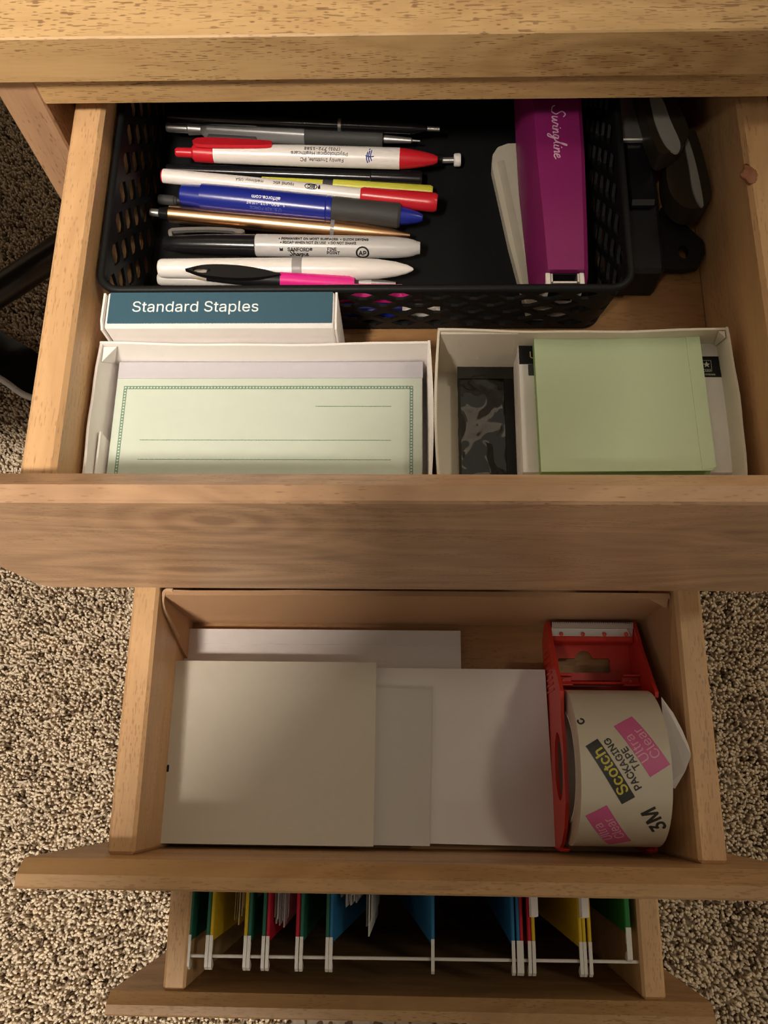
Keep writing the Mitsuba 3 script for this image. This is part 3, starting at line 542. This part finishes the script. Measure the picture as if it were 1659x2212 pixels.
k = thing('note_card', 'small white folded cards lying on the large pack of white cards', 'cards')
q = [(-.05, V(0.00976, -0.03359, 0.493)[1]), (V(0.00975, -0.03384, 0.493)[0], V(0.00975, -0.03384, 0.493)[1]), (V(0.01185, 0.05809, 0.493)[0], V(0.01185, 0.05809, 0.493)[1]), (-.05, V(-0.02328, 0.05976, 0.493)[1])]
put('card', sheet([V(*c_, 0) for c_ in q], .4902, .4913), PAP3, k); put('card', sheet([V(c_[0] - .0004, c_[1] - (.0018 if i > 1 else 0), 0) for i, c_ in enumerate(q)], .4915, .4930), PAP3, k)
k = thing('greeting_card', 'grey tan card lying on top at the left of the middle drawer', 'card')
q = [V(-0.15122, -0.03411, 0.499), V(-0.02329, -0.03415, 0.499), V(-0.02313, 0.07175, 0.499), V(-0.15296, 0.07177, 0.499)]
put('card', cat([sheet(q, .4932, .4960), sheet(q, .4963, .4990)]), TAN, k)
put('under_card', sheet([V(-0.15289, -0.0345, 0.493), V(-0.09205, -0.03466, 0.493), V(-0.0972, 0.07257, 0.493), V(-0.15465, 0.07258, 0.493)], .4804, .4930), TAN, k)
pm = V(-0.14638, 0.00775, 0.4991); put('print', rbox(pm[0] - .0008, pm[0] + .0004, pm[1] - .002, pm[1] + .002, .4990, .4991, .00005), INK, k)

# ---------------------------------------------------------------- tape dispenser
td = thing('tape_dispenser', 'red packing tape dispenser at the right of the middle drawer', 'tape dispenser')
REDD = pr('red_dispenser', (.50, .028, .018), .38, .45)
TXL, TXR = .0850, .1362; tz = .4735
def plate(poly, x, th):
    m = prism_x(Polygon(poly), x, x + th); return m
side = [(.0985, .4960), (.0935, .5000), (.0800, .5090), (.0620, .5240), (.0520, .5330), (.0490, .5320), (.0400, .5300), (.020, .5330), (-.008, .5320), (-.022, .5240), (-.0300, .5130), (-.0325, .5060), (-.0345, .5050), (-.0345, .4790), (-.030, .4740), (.090, .4740), (.0985, .4850)]
put('side_plate', plate(Polygon(side).difference(affinity.scale(Point(.0115, .5150).buffer(.0125, quad_segs=10), 1.5, 1)), TXL - .0020, .0020), REDD, td)
side_r = [(.0985, .4960), (.0935, .5000), (.0800, .5090), (.0620, .5240), (.0520, .5330), (.0490, .5320), (.0470, .5150), (.042, .4950), (.030, .4800), (-.020, .4800), (-.027, .4930), (-.0310, .5060), (-.0340, .5050), (-.0340, .4790), (-.030, .4740), (.090, .4740), (.0985, .4850)]
put('side_plate', plate(side_r, TXR, .0020), REDD, td)
for i in range(9):
    y = .084 - i * .0036; put('grip_rib', rbox(TXL - .0027, TXL - .0019, y - .0007, y + .0007, .480, .4955 + i * .0023, .0003), REDD, td)
fl_ = sbox(TXL, .052, TXR, .0955)
hx, hy = (TXL + TXR) / 2 - .003, .0735
hole = unary_union([sbox(hx - .015, hy - .0035, hx + .015, hy + .003).buffer(.0012), Point(hx, hy + .0035).buffer(.0055)])
m = extr(fl_.difference(hole), .0018); m.apply_translation([0, 0, .4800]); put('deck', m, REDD, td)
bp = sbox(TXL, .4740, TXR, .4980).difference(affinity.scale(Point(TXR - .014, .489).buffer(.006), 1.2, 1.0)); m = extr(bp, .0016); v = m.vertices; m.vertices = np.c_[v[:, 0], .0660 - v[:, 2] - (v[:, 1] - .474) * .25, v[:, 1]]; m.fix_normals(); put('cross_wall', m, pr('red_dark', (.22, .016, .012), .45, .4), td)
put('cross_bar', tube([(TXL, .0600, .5030), (TXR, .0600, .5030)], .0008, 8), REDD, td)
for a_, b_ in ((TXL, TXL + .0105), (TXR - .0105, TXR)):
    lg = cat([rbox(a_, b_, .0580, .0592, .4990, .5060, .0003), rbox(a_, b_, .0638, .0650, .4990, .5060, .0003), rbox(a_, b_, .0592, .0640, .4985, .5010, .0003)]); put('lug', lg, REDD, td)
    put('pin', sphere(((a_ + b_) / 2, .0615, .5018), .0013, 1), pr('red_pin', (.60, .08, .05), .4) if a_ == TXL else 'm_red_pin', td)
# blade
tb = np.linspace(TXL + .0006, TXR - .0006, 89); bl = [(tb[0], .0880)] + [(x, .0968 + (.0011 if i % 2 else 0)) for i, x in enumerate(tb)] + [(tb[-1], .0880)]
m = extr(Polygon(bl).buffer(0), .0005); v = m.vertices; m.vertices = np.c_[v[:, 0], v[:, 1], v[:, 2] + .4990 - (.0968 - v[:, 1]) * .55 * (v[:, 1] < .0935)]; put('blade', m, pr('blade_steel', (.72, .70, .68), .3, metallic=.85), td)
m = rbox(TXL + .0006, TXR - .0006, .0936, .0968, .4993, .4999, .0002); put('blade_edge', m, 'm_blade_steel', td)
for i in range(4):
    x = TXL + .0065 + i * .0133; put('rivet', sphere((x, .0905, .4971), .0013, 1), 'm_red_pin', td)
put('bed', rbox(TXL, TXR, .0860, .0960, .4800, .4955, .0008), REDD, td)
put('foot_hook', rbox(TXL - .0022, TXL + .0045, -.0350, -.0325, .476, .5040, .0010), REDD, td); put('foot_hook', rbox(TXR - .0035, TXR + .0022, -.0350, -.0325, .476, .5040, .0010), REDD, td)
# roll of tape, held in the dispenser
RY, RZ, RR, RX0, RX1 = .0115, .5175, .0425, .0870, .1343
tr = thing('tape_roll', 'roll of packing tape printed in pink, yellow and black, set in the red dispenser', 'tape')
def rollpart(r0, r1, x0, x1, mat, name, n=72, lab=None):
    a = np.linspace(0, 2 * np.pi, n, endpoint=False)
    ring = Polygon(np.c_[RY + r1 * np.cos(a), RZ + r1 * np.sin(a)], [np.c_[RY + r0 * np.cos(a), RZ + r0 * np.sin(a)]])
    put(name, prism_x(ring, x0, x1), mat, tr, 30, lab)
TAPE = pr('clear_tape', (.50, .45, .36), .22, .5)
rollpart(.0290, .0305, RX0 - .0004, RX1 + .0004, PAP3, 'core'); rollpart(.0305, RR, RX0, RX1, TAPE, 'tape')
def wrap(m, mat, name, up=.0002, lab=None):
    """lettering (x across the roll, y round it from the top towards the far side) laid on the roll"""
    m = spread(m, .003); v = m.vertices; th = v[:, 1] / RR; rad = RR + v[:, 2] + up
    m.vertices = np.c_[v[:, 0], RY + rad * np.sin(th), RZ + rad * np.cos(th)]; put(name, m, mat, tr, False, lab)
ANG = 121
def onroll(m, x, s): 
    m = m.copy(); m.apply_transform(trimesh.transformations.rotation_matrix(math.radians(ANG), [0, 0, 1])); m.apply_translation([x, s, 0]); return m
def rect(w, h): return extr(sbox(-w / 2, -h / 2, w / 2, h / 2), .00006)
PRP = pr('print_pink', (.50, .10, .24), .4, .4); PRK = pr('print_black', (.03, .03, .028), .4, .4); PRY = pr('print_yellow', (.50, .42, .05), .4, .4); PRL = pr('print_rose', (.60, .30, .38), .4, .4)
GX = RX0
wrap(onroll(rect(.0345, .0078), GX + .0155, -.0035), PRK, 'black_label'); wrap(onroll(text('Scotch', .0058, True, .00012), GX + .0155, -.0035), PRY, 'yellow_lettering', .00025)
wrap(cat([onroll(text('PACKAGING', .0036, True, .0001), GX + .0220, .0005), onroll(text('TAPE', .0036, True, .0001), GX + .0262, .0032)]), PRK, 'black_lettering')
wrap(onroll(rect(.0310, .0125), GX + .0330, .0105), PRP, 'pink_label'); wrap(cat([onroll(text('Ultra', .0052, False, .0001), GX + .0300, .0085), onroll(text('Clear', .0052, False, .0001), GX + .0355, .0115)]), PRL, 'rose_lettering', .00025)
wrap(onroll(text('3M', .0078, True, .0001), GX + .0385, -.0300), PRK, 'large_lettering')
wrap(onroll(rect(.0310, .0125), GX + .0160, -.0375), PRP, 'pink_label'); wrap(cat([onroll(text('Ultra', .0052, False, .0001), GX + .0130, -.0395), onroll(text('Clear', .0052, False, .0001), GX + .0185, -.0365)]), PRL, 'rose_lettering', .00025)
wrap(onroll(text('c', .0050, True, .0001), GX + .0020, .0230), PRK, 'black_lettering')
# paper insert hanging out at the right of the roll
q = [V(0.13613, 0.04801, 0.545), V(0.14125, 0.03914, 0.547), V(0.14471, 0.02994, 0.549), V(0.14673, 0.02189, 0.551), V(0.14712, 0.01685, 0.552), V(0.14429, 0.00887, 0.549), V(0.14068, -7e-05, 0.54), V(0.13641, 0.00182, 0.54)]
put('paper_insert', cat([hullpts([c_ + V(0, 0, s_) for c_ in q for s_ in (0, -.0006)])]), PAP2, tr)

# ---------------------------------------------------------------- bottom drawer
rl = thing('hanging_rail', 'thin white metal rail across the bottom drawer', 'rail')
WIRE = pr('white_metal', (.62, .60, .56), .4, .4)
put('rod', tube([V(-0.15245, -0.10912, 0.405), V(0.15236, -0.1078, 0.405)], .0011, 8), WIRE, rl)
for q in (V(-0.15369, -0.10913, 0.405), V(0.15415, -0.10778, 0.405)): put('end_cap', rbox(q[0] - .002, q[0] + .002, q[1] - .0018, q[1] + .0018, .402, .4075, .0005), pr('cap_brown', (.08, .03, .02), .5) if 'm_cap_brown' not in scene else 'm_cap_brown', rl)
back_rail = tube([(XL + TH, .195, .405), (XR - TH, .195, .405)], .0011, 8); put('rod', back_rail, WIRE, rl)
FC = {'green': (.022, .12, .075), 'yellow': (.55, .38, .02), 'red': (.42, .012, .03), 'blue': (.02, .14, .30), 'bright green': (.02, .17, .04)}
for n_, c_ in FC.items(): pr('folder_' + n_.replace(' ', '_'), c_, .6, .25)
def folder(col, xa, xb, lab, y0=-.1000, depth=.225, tabx=None):
    """a hanging folder: two flaps from their rods down to a shared fold"""
    k = thing('hanging_folder', lab, 'folder', 'hanging folders in the bottom drawer'); mat = 'm_folder_' + col.replace(' ', '_'); xm = (xa + xb) / 2
    for x in ([xa, xb] if xb - xa > .0005 else [xa]):
        xl = x + (xm - x) * .75
        m = hullpts([(x - .0004, y0, .4070), (x + .0004, y0, .4070), (x - .0004, .190, .4070), (x + .0004, .190, .4070), (xl - .0003, y0 + .004, .4070 - depth), (xl + .0003, y0 + .004, .4070 - depth), (xl - .0003, .190, .4070 - depth), (xl + .0003, .190, .4070 - depth)])
        put('flap', m, mat, k); put('folded_top', tube([(x, y0, .4072), (x, .190, .4072)], .00135, 6), mat, k, True)
        hk = [(y0 - .0170, .4035), (y0 - .0172, .4055), (y0 - .0150, .4085), (y0 + .004, .4088), (y0 + .004, .4060), (y0 - .0060, .4060), (y0 - .0062, .4075), (y0 - .0100, .4075), (y0 - .0115, .4040), (y0 - .0150, .4005)]
        put('hook', prism_x(Polygon(hk).buffer(0), x - .0011, x + .0011), WIRE, k)
    if tabx is not None: put('index_tab', hullpts([(tabx - .0022, y0 + .018, .4075), (tabx + .0022, y0 + .018, .4075), (tabx - .0022, y0 + .075, .4075), (tabx + .0022, y0 + .075, .4075), (tabx - .0022, y0 + .020, .4190), (tabx + .0022, y0 + .020, .4190), (tabx - .0022, y0 + .075, .4190), (tabx + .0022, y0 + .075, .4190)]), WPAPER, k)
    return k
X3 = lambda v_: v_[0]
folder('green', X3(V(-0.14712, -0.10377, 0.407)), X3(V(-0.13513, -0.10367, 0.407)), 'dark green hanging folder farthest left, against the drawer side')
folder('yellow', X3(V(-0.13268, -0.10365, 0.407)), X3(V(-0.10998, -0.10346, 0.407)), 'yellow hanging folder with a tan paper sheaf, second from the left')
folder('green', X3(V(-0.10753, -0.10343, 0.407)), X3(V(-0.09804, -0.10335, 0.407)), 'green hanging folder between the left yellow and the left red one')
folder('red', X3(V(-0.09528, -0.10333, 0.407)), X3(V(-0.07572, -0.10316, 0.407)), 'red hanging folder standing open with pale papers, left of the middle')
folder('green', X3(V(-0.07297, -0.10314, 0.407)), X3(V(-0.05588, -0.10299, 0.407)), 'green hanging folder right of the open red folder')
folder('blue', X3(V(-0.05344, -0.10297, 0.407)), X3(V(0.0134, -0.1024, 0.407)), 'wide open blue hanging folder in the middle with white papers')
folder('blue', X3(V(0.06597, -0.10195, 0.407)), X3(V(0.06929, -0.10192, 0.407)), 'narrow blue hanging folder beside the closed red one')
folder('red', X3(V(0.07139, -0.1019, 0.407)), X3(V(0.07651, -0.10186, 0.407)), 'narrow red hanging folder right of the narrow blue one')
folder('yellow', X3(V(0.07922, -0.10184, 0.407)), X3(V(0.10988, -0.10157, 0.407)), 'wide yellow hanging folder at the right with a white tab at its left edge', tabx=X3(V(0.07922, -0.10184, 0.407)))
folder('yellow', X3(V(0.11228, -0.10155, 0.407)), X3(V(0.11588, -0.10152, 0.407)), 'narrow yellow hanging folder with a white tab, right of the wide yellow one', tabx=X3(V(0.11198, -0.10156, 0.407)))
folder('bright green', X3(V(0.14061, -0.09585, 0.407)), X3(V(0.14181, -0.09584, 0.407)), 'bright green hanging folder farthest right, pushed back', y0=-.0910)
def papers(lab, xa, xb, yf, ztop, mat, n, xm):
    k = thing('paper_sheaf', lab, 'papers', 'papers in the hanging folders')
    ms = []
    for i in range(n):
        x = xa + (xb - xa) * (i + .5) / n; xl = x + (xm - x) * .75 * (.407 - .31) / .225; yy = yf + rng.uniform(-.004, .005) + .010 * abs(i / max(n - 1, 1) - .5)
        ms.append(hullpts([(x - .0004, yy, ztop - rng.uniform(0, .006)), (x + .0004, yy, ztop - rng.uniform(0, .006)), (x - .0004, .185, ztop), (x + .0004, .185, ztop), (xl - .0003, yy + .002, .31), (xl + .0003, yy + .002, .31), (xl - .0003, .185, .31), (xl + .0003, .185, .31)]))
    put('sheets', cat(ms), mat, k)
TANP = pr('manila_paper', (.50, .42, .24), .75, .2); GRP = pr('grey_papers', (.34, .33, .30), .75, .2); WHP = pr('file_paper', (.52, .50, .48), .75, .2)
papers('tan paper sheaf in the left yellow folder', X3(V(-0.12133, -0.09095, 0.398)), X3(V(-0.11381, -0.09089, 0.398)), -0.0900, .398, TANP, 5, X3(V(-0.12132, -0.10355, 0.407)))
papers('grey papers in the green folder left of the red one', X3(V(-0.10759, -0.0917, 0.392)), X3(V(-0.10159, -0.09165, 0.392)), -0.0780, .392, GRP, 5, X3(V(-0.10278, -0.10339, 0.407)))
papers('pale papers in the open red folder', X3(V(-0.09422, -0.09117, 0.395)), X3(V(-0.08386, -0.09108, 0.395)), -0.0920, .395, WHP, 9, X3(V(-0.08549, -0.10325, 0.407)))
papers('dark papers in the green folder right of the red one', X3(V(-0.06953, -0.09111, 0.394)), X3(V(-0.062, -0.09105, 0.394)), -0.0720, .394, GRP, 5, X3(V(-0.06442, -0.10307, 0.407)))
papers('white papers with ragged edges in the wide blue folder', X3(V(-0.04925, -0.09053, 0.397)), X3(V(-0.03553, -0.09042, 0.397)), -0.0780, .397, WHP, 12, X3(V(-0.01997, -0.10269, 0.407)))
papers('thin white papers leaning in the wide blue folder, right of its thick sheaf', X3(V(-0.0314, -0.0901, 0.399)), X3(V(-0.02674, -0.09006, 0.399)), -0.0940, .399, WHP, 3, X3(V(-0.01997, -0.10269, 0.407)))

# ---------------------------------------------------------------- what stands on the carpet at the left, under the desk
ch = thing('chair', 'dark metal leg of a chair under the desk at the left edge', 'chair')
DKM = pr('dark_metal', (.05, .042, .035), .3, metallic=.7)
put('leg', tube(curve([V(-0.77983, 0.49504, 0.05), V(-0.58898, 0.55312, 0.085), V(-0.5158, 0.58816, 0.1), V(-0.45229, 0.63163, 0.11), V(-0.33207, 0.73792, 0.11)], 8), .019, 16), DKM, ch, True)
put('seat', rbox(-.98, -.40, .20, .78, .43, .49, .03), BLACK, ch); put('post', tube([(-.64, .63, .11), (-.64, .63, .44)], .022, 12), DKM, ch)
put('leg', tube([(-.64, .63, .11), (-.95, .50, .03)], .018, 12), DKM, ch); put('leg', tube([(-.64, .63, .11), (-.72, .98, .03)], .018, 12), DKM, ch)
mt = thing('power_cord_cover', 'black flat piece with a pale edge on the carpet at the left border', 'floor strip')
a_, b_ = V(-0.71271, 0.60402, 0.012), V(-0.50285, 0.47998, 0.012)
cv = curve([V(-0.75012, 0.59737, 0.012), V(-0.62684, 0.55007, 0.012), V(-0.54483, 0.50595, 0.012), V(-0.50144, 0.47863, 0.012), V(-0.44746, 0.47013, 0.012)], 8)
d_ = np.gradient(cv[:, :2], axis=0); d_ /= np.linalg.norm(d_, axis=1)[:, None]; nn_ = np.c_[-d_[:, 1], d_[:, 0]]
m = extr(Polygon(np.vstack([cv[:, :2], (cv[:, :2] + nn_ * .055)[::-1]])).buffer(0), .014); m.apply_translation([0, 0, .006]); put('body', m, BLACKG, mt)
put('edge', tube(cv + V(0, 0, .006), .0045, 8), WPAPER, mt, True)

# ---------------------------------------------------------------- the photographer, who stands behind the camera between the ceiling lamp and the drawers
def body():
    J = dict(hip=(-.10, -.52, .98, .145), waist=(-.10, -.49, 1.14, .140), chest=(-.06, -.42, 1.44, .150), neck=(-.13, -.39, 1.60, .080), head0=(-.155, -.34, 1.67, .100), head1=(-.160, -.36, 1.76, .110),
             shl=(-.215, -.42, 1.53, .066), ell=(-.275, -.37, 1.24, .050), wrl=(-.13, -.14, 1.12, .030), hnl=(-.085, -.06, 1.10, .026),
             shr=(.10, -.42, 1.54, .066), elr=(.17, -.36, 1.24, .050), wrr=(.12, -.14, 1.12, .030), hnr=(.075, -.06, 1.10, .026),
             hl=(-.19, -.53, .92, .100), kl=(-.20, -.50, .50, .066), al=(-.20, -.55, .09, .042), tl=(-.21, -.43, .045, .035), hr=(-.02, -.53, .92, .100), kr=(-.01, -.50, .50, .066), ar=(-.01, -.55, .09, .042), tr=(0, -.43, .045, .035))
    B = [('hip', 'waist'), ('waist', 'chest'), ('chest', 'neck'), ('neck', 'head0'), ('head0', 'head1'), ('chest', 'shl'), ('chest', 'shr'), ('shl', 'ell'), ('ell', 'wrl'), ('wrl', 'hnl'), ('shr', 'elr'), ('elr', 'wrr'), ('wrr', 'hnr'),
         ('hip', 'hl'), ('hl', 'kl'), ('kl', 'al'), ('al', 'tl'), ('hip', 'hr'), ('hr', 'kr'), ('kr', 'ar'), ('ar', 'tr')]
    M = m3.Manifold()
    for a, b in B: M = M + m3.Manifold.batch_hull([m3.Manifold.sphere(J[k][3], 20).translate(J[k][:3]) for k in (a, b)])
    m = tm(M.refine_to_length(.03)); m = trimesh.Trimesh(m.vertices, m.faces); trimesh.smoothing.filter_taubin(m, iterations=8); return m
pk_ = thing('person', 'person in dark clothes standing before the open drawers', 'person')
put('body', body(), pr('dark_clothes', (.10, .09, .085), .8, .2), pk_, True)
